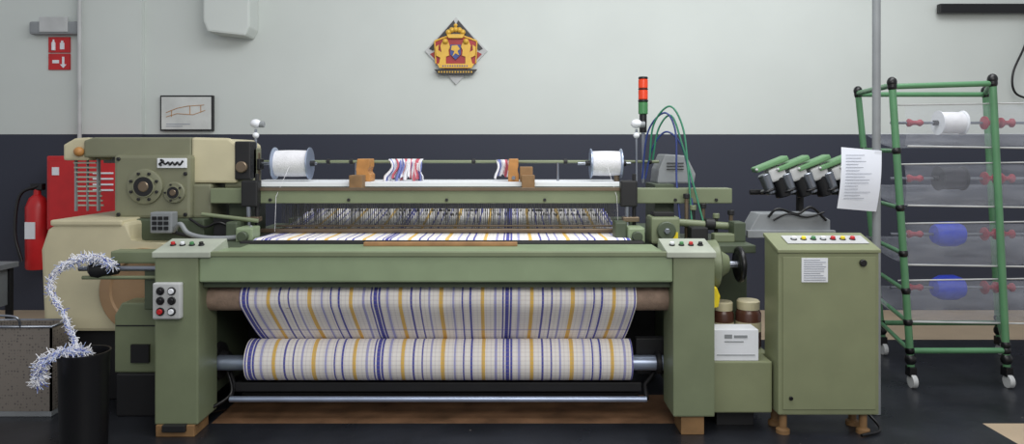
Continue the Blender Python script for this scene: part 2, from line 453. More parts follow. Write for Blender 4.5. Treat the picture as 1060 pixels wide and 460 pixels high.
def bobbin(P, nm, xa, xb, y, z, R, core, m, fl=STEELB):
    w = xb-xa
    LT(P, nm+'_flange_l', (xa, y, z), (xb, y, z), [(0, R*0.3), (0, R), (0.006, R), (0.012, R*0.9), (0.012, R*0.3)], fl, 36)
    LT(P, nm+'_flange_r', (xb-0.012, y, z), (xb+1, y, z), [(0, R*0.3), (0, R*0.9), (0.006, R), (0.012, R), (0.012, R*0.3)], fl, 36)
    n = 12; pr = [(0.012, 0.02)]
    for k in range(n+1):
        t = k/n; pr.append((0.013+t*(w-0.026), core*(0.97+0.03*math.sin(math.pi*t))))
    pr.append((w-0.012, 0.02))
    LT(P, nm+'_thread', (xa, y, z), (xb, y, z), pr, m, 36)
    C(P, nm+'_hub', (xa-0.03, y, z), (xb+0.03, y, z), 0.018, DARK)
bobbin(L_, 'selvedge_bobbin_1', -1.52, -1.29, 4.70, 1.40, 0.103, 0.085, THREAD)
bobbin(L_, 'selvedge_bobbin_2', 0.50, 0.70, 4.70, 1.40, 0.095, 0.080, THREAD)
curves(L_, 'selvedge_yarns', [[(-1.40, 4.61, 1.38), (-1.44, 4.48, 1.2), (-1.47, 4.55, 0.98)], [(0.60, 4.61, 1.38), (0.64, 4.48, 1.2), (0.66, 4.55, 0.98)]], 0.0015, THREAD, False)
C(L_, 'bobbin_axle_1', (-1.66, 4.70, 1.40), (-1.25, 4.70, 1.40), 0.010, STEEL)
C(L_, 'bobbin_axle_2', (0.42, 4.70, 1.40), (0.76, 4.70, 1.40), 0.010, STEEL)
def clamp(nm, x, w=0.04):
    PR(L_, nm, 'y', [(x-w-.005, 1.285), (x+w+.005, 1.285), (x+w+.005, 1.33), (x+0.02, 1.35), (x+w, 1.38), (x+w, 1.43), (x-w, 1.43), (x-w, 1.36), (x-w-.005, 1.34)], 4.64, 4.80, WOOD, 0.006)
    C(L_, nm+'_screw', (x, 4.64, 1.31), (x, 4.62, 1.31), 0.012, STEEL)
clamp('wood_clamp_1', -0.94); clamp('wood_clamp_2', 0.01, 0.03)
B(L_, 'wood_clamp_block', 0.05, 0.13, 4.60, 4.72, 1.285, 1.38, WOODD)
for i, x in enumerate((-0.99, 0.07)):
    B(L_, 'clamp_base_%d' % i, x-0.01, x+0.07, 4.50, 4.62, 1.25, 1.33, WOODD)
# towels folded over the rail: one pleated surface each, coloured threads by column
CRED = mat('red_cloth', (186, 92, 104), 0.85); CBLU = mat('blue_cloth', (112, 122, 178), 0.85)
def towel(nm, cx, w, zt, zb, cols, folds, waist=0.25):
    bm = bmesh.new(); nu, nv = 72, 22; g = []
    for j in range(nv+1):
        t = j/nv; row = []
        wd = w*(1-waist*math.sin(math.pi*min(1, t*1.25))+0.12*t)
        over = max(0.0, 1-t*5)                       # first part wraps back over the rail
        for i in range(nu+1):
            u = i/nu
            ph = 2*math.pi*folds*u
            y = 4.785-0.012-0.020*math.sin(ph+0.6*math.sin(3*t))*(0.4+0.6*t)+0.035*over
            z = zt-(zt-zb)*t*(1+0.10*math.sin(u*7+1)+0.05*math.sin(u*19))-0.012*over*over
            x = cx+(u-0.5)*wd+0.006*math.cos(ph)+0.008*math.sin(5*t+cx*9)
            row.append(bm.verts.new((x, y, z)))
        g.append(row)
    for j in range(nv):
        for i in range(nu):
            f = bm.faces.new((g[j][i], g[j][i+1], g[j+1][i+1], g[j+1][i])); f.smooth = True
            f.material_index = cols[int(i/nu*len(cols))]
    me = bpy.data.meshes.new(nm); bm.to_mesh(me); bm.free()
    for m in (THREAD, CRED, CBLU): me.materials.append(m)
    o = bpy.data.objects.new(nm, me); COL.objects.link(o); o.parent = L_
    md = o.modifiers.new('thick', 'SOLIDIFY'); md.thickness = 0.006
towel('hung_towel_1', -0.70, 0.23, 1.435, 1.30, [0, 2, 0, 0, 1, 0, 0, 2, 0, 1, 0, 0, 1, 0, 0, 1, 1, 0], 5)
towel('hung_towel_2', -0.67, 0.15, 1.43, 1.288, [2, 0, 1, 0, 0, 2, 0, 1, 0, 2], 3, 0.1)
towel('hung_towel_3', -0.06, 0.09, 1.43, 1.315, [0, 2, 0, 0, 1, 0], 2.5, 0.1)

C(L_, 'signal_pole', (0.857, 4.8, 1.27), (0.857, 4.8, 1.62), 0.012, STEEL)
C(L_, 'signal_base', (0.857, 4.8, 1.60), (0.857, 4.8, 1.72), 0.024, BLACK)
C(L_, 'signal_green', (0.857, 4.8, 1.72), (0.857, 4.8, 1.80), 0.031, GRNLAMP)
C(L_, 'signal_ring', (0.857, 4.8, 1.80), (0.857, 4.8, 1.815), 0.033, BLACK)
C(L_, 'signal_red', (0.857, 4.8, 1.815), (0.857, 4.8, 1.88), 0.031, REDL)
C(L_, 'signal_ring_b', (0.857, 4.8, 1.88), (0.857, 4.8, 1.888), 0.032, BLACK)
C(L_, 'signal_orange', (0.857, 4.8, 1.888), (0.857, 4.8, 1.95), 0.031, REDL)
C(L_, 'signal_cap', (0.857, 4.8, 1.95), (0.857, 4.8, 1.965), 0.031, BLACK)
for i, (x, y) in enumerate(((-1.64, 4.7), (0.80, 4.72))):
    C(L_, 'sensor_pole_%d' % i, (x, y, 1.27), (x, y, 1.62), 0.008, STEEL)
    S(L_, 'sensor_head_%d' % i, (x, y, 1.655), 0.032, WHITE, (1.1, 1, 0.9))
    C(L_, 'sensor_lens_%d' % i, (x+0.02, y, 1.65), (x+0.055, y, 1.65), 0.02, GREY)
    S(L_, 'sensor_joint_%d' % i, (x, y, 1.58), 0.02, WHITE)
PR(L_, 'grey_head_box', 'y', [(0.94, 1.27), (1.18, 1.27), (1.19, 1.33), (1.13, 1.45), (0.99, 1.46), (0.95, 1.36)], 4.75, 5.0, GREY, 0.01)
MULTI(L_, 'head_box_vents', [(1.00, 1.11, 4.742, 4.75, z, z+0.004) for z in (1.36, 1.38, 1.40)], DARK)
curves(L_, 'green_hoses', [
    [(0.88, 4.7, 1.42), (0.90, 4.66, 1.65), (0.99, 4.6, 1.76), (1.06, 4.55, 1.62), (1.08, 4.5, 1.35), (1.09, 4.45, 1.05)],
    [(0.90, 4.7, 1.42), (0.93, 4.66, 1.62), (1.00, 4.6, 1.70), (1.06, 4.55, 1.50), (1.10, 4.48, 1.30), (1.16, 4.42, 1.02)]], 0.006, HOSEG)
curves(L_, 'blue_hoses', [
    [(0.84, 4.74, 1.30), (0.87, 4.7, 1.6), (0.96, 4.62, 1.72), (1.02, 4.58, 1.60), (1.02, 4.55, 1.3), (1.03, 4.5, 1.05)],
    [(0.86, 4.74, 1.30), (0.90, 4.7, 1.5), (0.98, 4.62, 1.60), (1.08, 4.58, 1.45), (1.11, 4.45, 1.0)]], 0.006, HOSEB)
B(L_, 'right_gearbox', 0.82, 0.99, 4.32, 4.5, 0.93, 1.09, GREEN, 0.015)
C(L_, 'right_gearbox_cap', (0.905, 4.32, 1.01), (0.905, 4.29, 1.01), 0.055, GREEND)
C(L_, 'right_gearbox_bolt', (0.905, 4.29, 1.01), (0.905, 4.275, 1.01), 0.018, STEEL, seg=6)
B(L_, 'right_gearbox_top', 0.84, 0.96, 4.34, 4.46, 1.09, 1.115, DARK)
B(L_, 'right_table', 1.0, 1.38, 4.15, 4.75, 0.90, 0.945, GREEND, 0.006)
C(L_, 'side_pipe', (0.99, 4.42, 1.05), (1.39, 4.42, 1.02), 0.022, GREEN)
C(L_, 'side_pipe_joint', (1.16, 4.42, 1.04), (1.22, 4.42, 1.037), 0.035, DARK)
B(L_, 'side_block', 1.05, 1.15, 4.30, 4.40, 0.945, 1.03, DARK, 0.008)
B(L_, 'side_block_b', 1.18, 1.30, 4.28, 4.36, 0.945, 0.995, GREEN, 0.008)
B(L_, 'side_block_c', 1.30, 1.37, 4.30, 4.42, 0.945, 1.06, GREEND, 0.008)
B(L_, 'warning_label', 0.93, 0.975, 4.313, 4.32, 0.96, 1.0, YEL, 0)
for i, (x, h) in enumerate(((1.06, 1.22), (1.10, 1.15), (1.16, 1.16), (1.24, 1.10), (1.33, 1.12))):
    C(L_, 'valve_stem_%d' % i, (x, 4.46, 0.945), (x, 4.46, h), 0.012, (BRONZE, DARK)[i % 2])
    C(L_, 'valve_head_%d' % i, (x, 4.46, h-0.03), (x, 4.46, h), 0.02, (DARK, GREEN)[i % 2])
LT(L_, 'clutch_disc', (1.05, 4.12, 0.845), (1.25, 4.12, 0.845), [(0, 0.10), (0.05, 0.13), (0.09, 0.135), (0.10, 0.12), (0.11, 0.08), (0.16, 0.05)], GREEN, 40)
bm = bmesh.new()
R, r = 0.085, 0.016; rings = []
for i in range(36):
    a = 2*math.pi*i/36
    rings.append([bm.verts.new((1.27+r*math.cos(b*math.pi/5), 4.10+(R+r*math.sin(b*math.pi/5))*math.cos(a), 0.845+(R+r*math.sin(b*math.pi/5))*math.sin(a))) for b in range(10)])
for i in range(36):
    a, b = rings[i], rings[(i+1) % 36]
    for k in range(10): bm.faces.new((a[k], a[(k+1) % 10], b[(k+1) % 10], b[k]))
finish('handwheel_rim', bm, BLACK, L_, True)
LT(L_, 'handwheel_web', (1.255, 4.10, 0.845), (1.3, 4.10, 0.845), [(0, 0.07), (0.01, 0.085), (0.015, 0.04), (0.05, 0.03)], BLACK)
C(L_, 'handwheel_shaft', (1.15, 4.10, 0.845), (1.26, 4.10, 0.845), 0.02, STEEL)
PR(L_, 'yellow_guard', 'y', [(1.06, 0.73), (1.11, 0.74), (1.13, 0.69), (1.12, 0.63), (1.06, 0.62)], 3.98, 4.1, YEL)
B(L_, 'oil_base', 1.05, 1.368, 3.86, 4.02, 0.10, 0.37, GREENC, 0.008)
B(L_, 'oil_base_rear', 1.05, 1.408, 4.03, 4.40, 0.10, 0.37, GREENC, 0.008)
B(L_, 'oil_base_foot', 1.1, 1.3, 3.95, 4.3, 0, 0.10, DARK)
B(L_, 'oil_back_panel', 1.05, 1.408, 4.40, 4.44, 0.10, 0.80, GREEND, 0.006)

# ---- left shedding unit (its own machine beside the loom frame)
D_ = top('loom_drive_head')
B(D_, 'drive_head_rear', -2.45, -1.87, 4.75, 5.35, 0.93, 1.555, OLIVE, 0.02)
PR(D_, 'head_top_cover', 'y', [(-2.66, 1.44), (-2.66, 1.545), (-2.60, 1.565), (-1.99, 1.565), (-1.99, 1.44)], 4.56, 5.3, OLIVE, 0.012)
PR(D_, 'head_left_cover', 'y', [(-2.80, 1.42), (-2.80, 1.52), (-2.73, 1.56), (-2.64, 1.565), (-2.64, 1.42)], 4.58, 5.3, CREAM, 0.015)
PR(D_, 'head_right_cover', 'y', [(-1.99, 1.28), (-1.99, 1.565), (-1.76, 1.56), (-1.71, 1.52), (-1.71, 1.28)], 4.56, 4.6, CREAM, 0.015)
PR(D_, 'head_right_cover_deep', 'y', [(-1.99, 1.28), (-1.99, 1.56), (-1.86, 1.56), (-1.81, 1.52), (-1.81, 1.28)], 4.59, 5.3, CREAM, 0.015)
B(D_, 'gearbox_body', -2.44, -1.97, 4.50, 4.80, 1.065, 1.455, OLIVE, 0.02)
B(D_, 'gearbox_lower', -1.98, -1.86, 4.54, 4.80, 1.065, 1.275, OLIVE, 0.015)
B(D_, 'gearbox_base', -2.42, -1.87, 4.46, 4.85, 0.93, 1.066, GREEND, 0.01)
def flange(nm, x, z, R, n):
    LT(D_, nm, (x, 4.502, z), (x, 4.3, z), [(0, R), (0.018, R), (0.022, R*0.92), (0.022, R*0.62), (0.034, R*0.6), (0.034, R*0.35), (0.02, R*0.33), (0.02, 0)], OLIVE, 40)
    C(D_, nm+'_hub', (x, 4.49, z), (x, 4.462, z), R*0.3, BRONZE)
    LT(D_, nm+'_hub_ring', (x, 4.475, z), (x, 4.3, z), [(0, R*0.55), (0.008, R*0.55), (0.008, R*0.4)], DARK, 32)
    for i in range(n):
        a = 2*math.pi*(i+0.5)/n
        px, pz = x+R*0.78*math.cos(a), z+R*0.78*math.sin(a)
        C(D_, nm+'_bolt_%d' % i, (px, 4.485, pz), (px, 4.468, pz), R*0.09, DARK, seg=6)
flange('flange_1', -2.245, 1.262, 0.108, 8)
flange('flange_2', -2.065, 1.225, 0.065, 5)
for i, (x, z) in enumerate(((-2.41, 1.43), (-2.41, 1.09), (-2.0, 1.09), (-2.13, 1.09), (-2.0, 1.34))):
    C(D_, 'gearbox_bolt_%d' % i, (x, 4.502, z), (x, 4.488, z), 0.012, DARK, seg=6)
S(D_, 'head_orange_lamp', (-2.69, 4.56, 1.475), 0.03, WOOD)
B(D_, 'nameplate', -2.17, -1.99, 4.488, 4.50, 1.375, 1.435, WHITE, 0.01)
T(D_, 'nameplate_script', [(-2.14, 4.486, 1.39), (-2.155, 4.486, 1.40), (-2.13, 4.486, 1.415), (-2.145, 4.486, 1.425), (-2.12, 4.486, 1.40), (-2.10, 4.486, 1.41), (-2.09, 4.486, 1.395), (-2.075, 4.486, 1.41), (-2.06, 4.486, 1.395), (-2.045, 4.486, 1.41), (-2.03, 4.486, 1.395), (-2.01, 4.486, 1.42)], 0.006, BLACK)
MULTI(D_, 'pattern_chute', [(-2.76, -2.62+0.003*k, 4.62+0.004*k, 4.63+0.004*k, 1.41-k*0.030-0.010, 1.41-k*0.030) for k in range(10)], PANEL)
MULTI(D_, 'pattern_chute_rods', [(-2.76, -2.75, 4.63, 4.65, 1.10, 1.43), (-2.62, -2.61, 4.63, 4.66, 1.10, 1.43), (-2.69, -2.685, 4.64, 4.66, 1.10, 1.43)], GREY)
B(D_, 'pattern_chute_mount', -2.70, -2.43, 4.85, 4.95, 1.40, 1.45, GREY)
PR(D_, 'cream_housing', 'y', [(-2.74, 0.42), (-2.76, 0.90), (-2.72, 1.02), (-2.66, 1.06), (-2.25, 1.06), (-2.25, 0.935), (-1.86, 0.935), (-1.86, 0.42)], 4.30, 5.2, CREAM, 0.02)
B(D_, 'cream_housing_lid', -2.70, -2.28, 4.29, 5.0, 1.04, 1.075, CREAM, 0.012)
LT(D_, 'brake_disc', (-2.16, 4.305, 0.66), (-2.16, 4.2, 0.66), [(0, 0.25), (0.02, 0.25), (0.022, 0.24), (0.022, 0.19), (0.012, 0.18), (0.012, 0)], TAN, 56)
B(D_, 'left_base', -2.70, -1.87, 4.36, 5.2, 0.0, 0.43, DARK, 0.01)

PR(L_, 'left_motor_box', 'y', [(-2.22, 0.24), (-2.22, 0.56), (-2.18, 0.63), (-1.90, 0.63), (-1.90, 0.24)], 4.10, 4.25, GREEN, 0.01)
MULTI(L_, 'left_motor_seam', [(-2.21, -1.91, 4.095, 4.10, 0.50, 0.506), (-2.12, -2.02, 4.08, 4.10, 0.30, 0.40)], DARK)
B(L_, 'left_motor_foot', -2.20, -1.9, 4.08, 4.25, 0.0, 0.24, DARK, 0.01)
B(L_, 'left_side_bracket', -2.2, -1.85, 4.02, 4.12, 0.86, 0.93, GREEN, 0.01)
B(L_, 'left_bracket_lower', -1.98, -1.85, 3.95, 4.08, 0.62, 0.84, GREEND, 0.01)
C(L_, 'waste_shaft', (-2.33, 3.95, 0.845), (-1.85, 3.95, 0.845), 0.014, STEEL)
LT(L_, 'waste_bearing', (-2.27, 3.95, 0.845), (-2.12, 3.95, 0.845), [(0, 0.03), (0.02, 0.05), (0.06, 0.055), (0.10, 0.04), (0.15, 0.03)], DARK)
C(L_, 'waste_handle', (-2.2, 3.95, 0.86), (-2.2, 3.9, 0.92), 0.012, BLACK)
C(L_, 'waste_rod', (-2.30, 3.93, 0.80), (-1.86, 3.93, 0.80), 0.010, GREEN)
B(L_, 'keypad', -2.15, -2.02, 4.36, 4.44, 0.99, 1.115, GREY, 0.008)
MULTI(L_, 'keypad_keys', [(-2.135+i*0.035, -2.11+i*0.035, 4.352, 4.36, 1.01+j*0.03, 1.03+j*0.03) for i in range(3) for j in range(3)], BLACK)
C(L_, 'keypad_arm', (-2.08, 4.42, 1.0), (-1.84, 4.42, 0.94), 0.012, DARK)
T(L_, 'grey_hose', [(-2.03, 4.40, 1.0), (-1.97, 4.36, 1.045), (-1.91, 4.34, 0.99), (-1.78, 4.33, 0.965), (-1.6, 4.33, 0.975), (-1.54, 4.36, 1.03)], 0.014, GREY)
T(L_, 'black_cable', [(-1.95, 4.44, 1.07), (-1.85, 4.42, 1.02), (-1.75, 4.4, 1.05), (-1.64, 4.45, 0.98)], 0.008, BLACK)
B(L_, 'left_table', -1.86, -1.50, 4.05, 4.75, 0.90, 0.948, GREEND, 0.006)
B(L_, 'left_small_block', -1.80, -1.68, 4.42, 4.52, 0.948, 1.08, DARK, 0.01)
C(L_, 'left_pipe', (-1.86, 4.40, 1.10), (-1.52, 4.40, 1.06), 0.012, GREEN)

# ---------------------------------------------------------------- selvedge waste yarn and bin
Wb = top('waste_bin')
bx, by = -2.11, 3.62
LT(Wb, 'bin_body', (bx, by, 0), (bx, by, 1), [(0, 0.095), (0.01, 0.105), (0.46, 0.114), (0.48, 0.120), (0.49, 0.120), (0.49, 0.112), (0.45, 0.108), (0.05, 0.10), (0.05, 0)], BIN, 40)
Y_ = top('selvedge_waste_yarn')
pathA = catmull([(-2.12, 3.90, 0.87), (-2.20, 3.89, 0.91), (-2.28, 3.88, 0.91), (-2.35, 3.86, 0.88)], 10)
path = catmull([(-2.35, 3.86, 0.88), (-2.40, 3.83, 0.82), (-2.385, 3.80, 0.74), (-2.31, 3.77, 0.66), (-2.26, 3.74, 0.58), (-2.20, 3.70, 0.52), (-2.16, 3.63, 0.49)], 8)
path2 = catmull([(-2.08, 3.60, 0.49), (-2.15, 3.54, 0.51), (-2.22, 3.48, 0.48), (-2.235, 3.47, 0.42), (-2.25, 3.48, 0.37)], 10)
FLUFF = mat('fluffy_white_yarn', (244, 244, 248), 0.9, 0, 0.02)
for nm, m, cnt in (('white_strands', FLUFF, 9), ('pale_strands', mat('pale_blue_thread', (170, 184, 222), 0.8), 3), ('blue_strands', mat('blue_tip_thread', (84, 100, 190), 0.8), 1)):
    lines = []
    for pth, sp in ((pathA, 1.1), (path, 0.55), (path2, 1.1)):
        for k in range(cnt):
            off = Vector((random.uniform(-.02, .02), random.uniform(-.02, .02), random.uniform(-.015, .015)))*sp
            lines.append([p+off+Vector((random.gauss(0, .007), random.gauss(0, .007), random.gauss(0, .007))) for p in pth])
        for p in pth:
            for k in range(max(1, int(cnt*sp))):
                d = Vector((random.gauss(0, 1), random.gauss(0, 1), random.gauss(0, .8)-.4)).normalized()*random.uniform(.015, .05)*(0.4+0.6*sp)
                lines.append([p, p+d*0.6+Vector((0, 0, random.uniform(-.008, .008))), p+d])
    curves(Y_, nm, lines, 0.0016, m, False)

# ---------------------------------------------------------------- basket and bench at far left
K = top('metal_basket')
B(K, 'basket_front', -3.1, -2.56, 4.08, 4.09, 0.03, 0.50, BASKET, 0)
B(K, 'basket_side', -2.57, -2.56, 4.08, 4.25, 0.03, 0.50, BASKET, 0)
B(K, 'basket_left', -3.1, -3.09, 4.08, 4.25, 0.03, 0.50, BASKET, 0)
B(K, 'basket_back', -3.1, -2.56, 4.24, 4.25, 0.03, 0.50, BASKET, 0)
B(K, 'basket_bottom', -3.1, -2.56, 4.08, 4.25, 0.0, 0.035, GREY)
T(K, 'basket_rim', [(-3.1, 4.08, 0.5), (-2.56, 4.08, 0.5), (-2.56, 4.25, 0.5), (-3.1, 4.25, 0.5), (-3.1, 4.08, 0.5)], 0.008, STEEL, False)
T(K, 'basket_handle', [(-2.95, 4.08, 0.5), (-2.93, 4.06, 0.56), (-2.75, 4.06, 0.56), (-2.73, 4.08, 0.5)], 0.007, STEEL)
G = top('grey_workbench')
B(G, 'bench_top', -4.6, -3.76, 5.2, 5.6, 0.60, 0.64, GREY)
B(G, 'bench_drawer', -4.5, -3.80, 5.25, 5.55, 0.32, 0.60, GREY)
for i, (x, y) in enumerate(((-4.5, 5.25), (-3.80, 5.25), (-4.5, 5.55), (-3.80, 5.55))):
    B(G, 'bench_leg_%d' % i, x-0.02, x+0.02, y-0.02, y+0.02, 0, 0.60, DARK)

# ---------------------------------------------------------------- control cabinet
Q = top('control_cabinet')
PR(Q, 'cabinet_body', 'x', [(3.80, 0.11), (3.80, 0.955), (4.01, 1.015), (4.01, 0.11)], 1.378, 1.90, GREENC, 0.008)
PR(Q, 'cabinet_control_top', 'x', [(3.79, 0.950), (3.79, 0.968), (4.015, 1.032), (4.015, 1.012)], 1.372, 1.906, GREENC, 0.004)
PR(Q, 'button_strip', 'x', [(3.86, 0.990), (3.86, 0.9935), (3.96, 1.0225), (3.96, 1.018)], 1.45, 1.88, LGREY, 0.001)
buttons(Q, 1.50, 7, 0.052, 3.91, 1.006, [WHITE, YEL, GRNLAMP, WHITE, RED, YEL, RED], 0.012, (0, -0.28, 1))
B(Q, 'door_seam', 1.40, 1.88, 3.793, 3.80, 0.14, 0.93, GREENC, 0.004)
B(Q, 'cabinet_label', 1.495, 1.63, 3.788, 3.793, 0.80, 0.925, WHITE, 0)
MULTI(Q, 'label_lines', [(1.505, 1.505+random.uniform(.07, .115), 3.786, 3.788, z, z+0.003) for z in [0.81+0.0115*i for i in range(10)]], INK)
C(Q, 'cabinet_lock', (1.81, 3.793, 0.90), (1.81, 3.775, 0.90), 0.018, BLACK)
C(Q, 'cabinet_lock_b', (1.44, 3.793, 0.20), (1.44, 3.783, 0.20), 0.010, BLACK)
for i, (x, y) in enumerate(((1.42, 3.85), (1.84, 3.85), (1.42, 3.97), (1.84, 3.97))):
    LT(Q, 'cabinet_foot_%d' % i, (x, y, 0), (x, y, 0.11), [(0, 0.035), (0.02, 0.035), (0.03, 0.02), (0.112, 0.02)], WOODD)
T(Q, 'cabinet_cable', [(1.86, 3.97, 0.12), (1.92, 3.95, 0.06), (1.93, 3.85, 0.015), (1.8, 3.78, 0.012)], 0.008, BLACK)

K1 = top('cardboard_box')
B(K1, 'carton', 1.06, 1.30, 3.87, 4.0, 0.371, 0.535, WHITE, 0.003)
MULTI(K1, 'carton_print', [(1.12, 1.16, 3.867, 3.87, 0.49, 0.51), (1.17, 1.24, 3.867, 3.87, 0.492, 0.506), (1.12, 1.22, 3.867, 3.87, 0.47, 0.475), (1.08, 1.28, 3.867, 3.87, 0.40, 0.404)], GREY)
def jar(x, y, r, h, z0=0.371):
    P = top('oil_jar')
    LT(P, 'jar_body', (x, y, z0), (x, y, z0+h), [(0, r*0.9), (0.01, r), (h*0.72, r), (h*0.8, r*0.85), (h*0.82, r*0.8)], BROWNJ, 32)
    LT(P, 'jar_lid', (x, y, z0+h*0.8), (x, y, z0+h), [(0, r*0.88), (h*0.16, r*0.9), (h*0.19, r*0.8)], CREAM, 32)
    LT(P, 'jar_label', (x, y, z0+h*0.35), (x, y, z0+h), [(0, r+.001), (h*0.2, r+.001)], CREAM, 32)
jar(1.335, 4.15, 0.07, 0.27); jar(1.195, 4.16, 0.06, 0.26)

# ---------------------------------------------------------------- support column with its taped notice
C(None, 'support_column', (2.045, 4.12, 0), (2.045, 4.12, 4.2), 0.022, GREY)
bm = bmesh.new(); g = []
for j in range(11):
    t = j/10; row = []
    for i in range(9):
        s = i/8
        x = 1.835+0.225*s-0.03*t; z = 1.50-0.02*s-0.34*t
        row.append(bm.verts.new((x, 4.092-0.02*math.sin(math.pi*t)-0.015*(1-s)*t, z)))
    g.append(row)
for j in range(10):
    for i in range(8): bm.faces.new((g[j][i], g[j][i+1], g[j+1][i+1], g[j+1][i]))
NP = top('notice_paper')
finish('paper_sheet', bm, PAPER, NP, True)
B(NP, 'tape', 2.02, 2.055, 4.088, 4.098, 1.44, 1.48, PAPER, 0)
MULTI(NP, 'paper_print', [(1.855-0.03*t, 1.855-0.03*t+random.uniform(.05, .15), 4.078-0.02*math.sin(math.pi*t)-0.010*t, 4.079-0.02*math.sin(math.pi*t)-0.010*t, 1.47-0.34*t, 1.473-0.34*t) for t in [0.05+0.05*i for i in range(15)]], INK)

# ---------------------------------------------------------------- weft feeder stand
F_ = top('weft_feeder_stand')
C(F_, 'stand_post', (1.98, 5.05, 0), (1.98, 5.05, 1.25), 0.025, DARK)
B(F_, 'stand_foot', 1.75, 2.2, 4.85, 5.25, 0, 0.04, DARK)
C(F_, 'stand_bar', (1.62, 5.0, 1.2), (2.36, 5.0, 1.2), 0.018, DARK)
for i in range(5):
    x = 1.71+i*0.14; z = 1.345+0.004*i; y = 4.92
    B(F_, 'feeder_arm_%d' % i, x-0.10, x+0.13, y-0.06, y+0.05, z+0.03, z+0.065, FEEDG, 0.01, ('Y', -22))
    B(F_, 'feeder_body_%d' % i, x+0.0, x+0.11, y-0.05, y+0.06, z-0.06, z+0.03, LGREY, 0.015, ('Y', -22))
    C(F_, 'feeder_motor_%d' % i, (x+0.07, y, z-0.03), (x+0.11, y, z-0.17), 0.050, BLACK)
    C(F_, 'feeder_drum_%d' % i, (x-0.03, y-0.02, z-0.02), (x+0.02, y-0.02, z-0.15), 0.042, STEEL, r2=0.034)
    LT(F_, 'feeder_ring_%d' % i, (x-0.005, y-0.02, z-0.12), (x+0.02, y-0.02, z-0.19), [(0, 0.048), (0.008, 0.052), (0.016, 0.048)], BLACK)
    C(F_, 'feeder_mount_%d' % i, (x+0.09, 5.0, 1.2), (x+0.08, y+0.03, z), 0.012, DARK)
    S(F_, 'feeder_light_%d' % i, (x-0.09, y-0.06, z+0.01), 0.010, LGREY)
S(F_, 'feeder_knob', (2.39, 4.95, 1.26), 0.05, BLACK, (1, 1, 1.1))
C(F_, 'feeder_knob_arm', (2.30, 5.0, 1.2), (2.39, 4.95, 1.26), 0.012, DARK)
U = top('yarn_guide_tray')
PR(U, 'tray_body', 'y', [(1.42, 0.96), (1.50, 1.10), (1.86, 1.10), (1.93, 1.06), (1.93, 0.96)], 4.45, 4.62, GREY, 0.006)
B(U, 'tray_lip', 1.42, 1.95, 4.42, 4.46, 0.955, 1.0, GREY)
T(U, 'tray_wires', [(1.55, 4.44, 1.08), (1.60, 4.42, 1.13), (1.72, 4.43, 1.10), (1.80, 4.42, 1.14), (1.9, 4.44, 1.06)], 0.008, BLACK)
T(U, 'tray_wires_b', [(1.58, 4.44, 1.06), (1.66, 4.42, 1.10), (1.78, 4.43, 1.08), (1.88, 4.42, 1.11)], 0.006, BLACK)
C(U, 'tray_post', (1.66, 4.54, 0), (1.66, 4.54, 0.96), 0.03, DARK)
B(U, 'tray_foot', 1.5, 1.82, 4.47, 4.61, 0, 0.03, DARK)

# ---------------------------------------------------------------- creel rack
R_ = top('bobbin_creel_rack')
def mix3(a, b, t): return tuple(a[i]+(b[i]-a[i])*t for i in range(3))
FL = ((2.50, 4.60, 0.12), (2.38, 4.60, 1.91)); FR = ((3.10, 4.60, 0.12), (3.01, 4.60, 1.93))
BL = ((2.70, 5.35, 0.12), (2.52, 5.35, 1.92)); BR = ((3.55, 5.35, 0.12), (3.45, 5.35, 1.92))
def joint(n, p, r=0.03):
    S(R_, n, p, r, BLACK, (1, 1, 1.15))
for i, (a, b) in enumerate((FL, FR, BL, BR)):
    C(R_, 'post_%d' % i, a, b, 0.022, PIPEG)
    joint('top_joint_%d' % i, b); joint('bottom_joint_%d' % i, mix3(a, b, 0.03), 0.034)
    LT(R_, 'caster_%d' % i, (a[0]-0.015, a[1]-0.02, 0.042), (a[0]+0.1, a[1]-0.02, 0.042), [(0, 0.02), (0, 0.040), (0.005, 0.042), (0.025, 0.042), (0.03, 0.040), (0.03, 0.02)], LGREY)
    B(R_, 'caster_fork_%d' % i, a[0]-0.022, a[0]+0.022, a[1]-0.03, a[1]+0.03, 0.07, 0.13, BLACK)
def rail(n, p, q, t, t2=None, r=0.018):
    t2 = t if t2 is None else t2
    a, b = mix3(p[0], p[1], t), mix3(q[0], q[1], t2)
    C(R_, n, a, b, r, PIPEG); joint(n+'_ja', a, 0.028); joint(n+'_jb', b, 0.028)
rail('top_front', FL, FR, 0.985); rail('top_back', BL, BR, 0.985); rail('top_left', FL, BL, 0.99); rail('top_right', FR, BR, 0.99)
rail('low_front', FL, FR, 0.06); rail('low_back', BL, BR, 0.06); rail('low_right', FR, BR, 0.08)
for k, t in enumerate((0.06, 0.16, 0.27, 0.40, 0.56, 0.76)):
    rail('side_rung_%d' % k, FL, BL, t, r=0.014)
levels = (1.67, 1.295, 0.92, 0.56)
ths = (THREAD, BLACKTH, BLUETH, BLUETH)
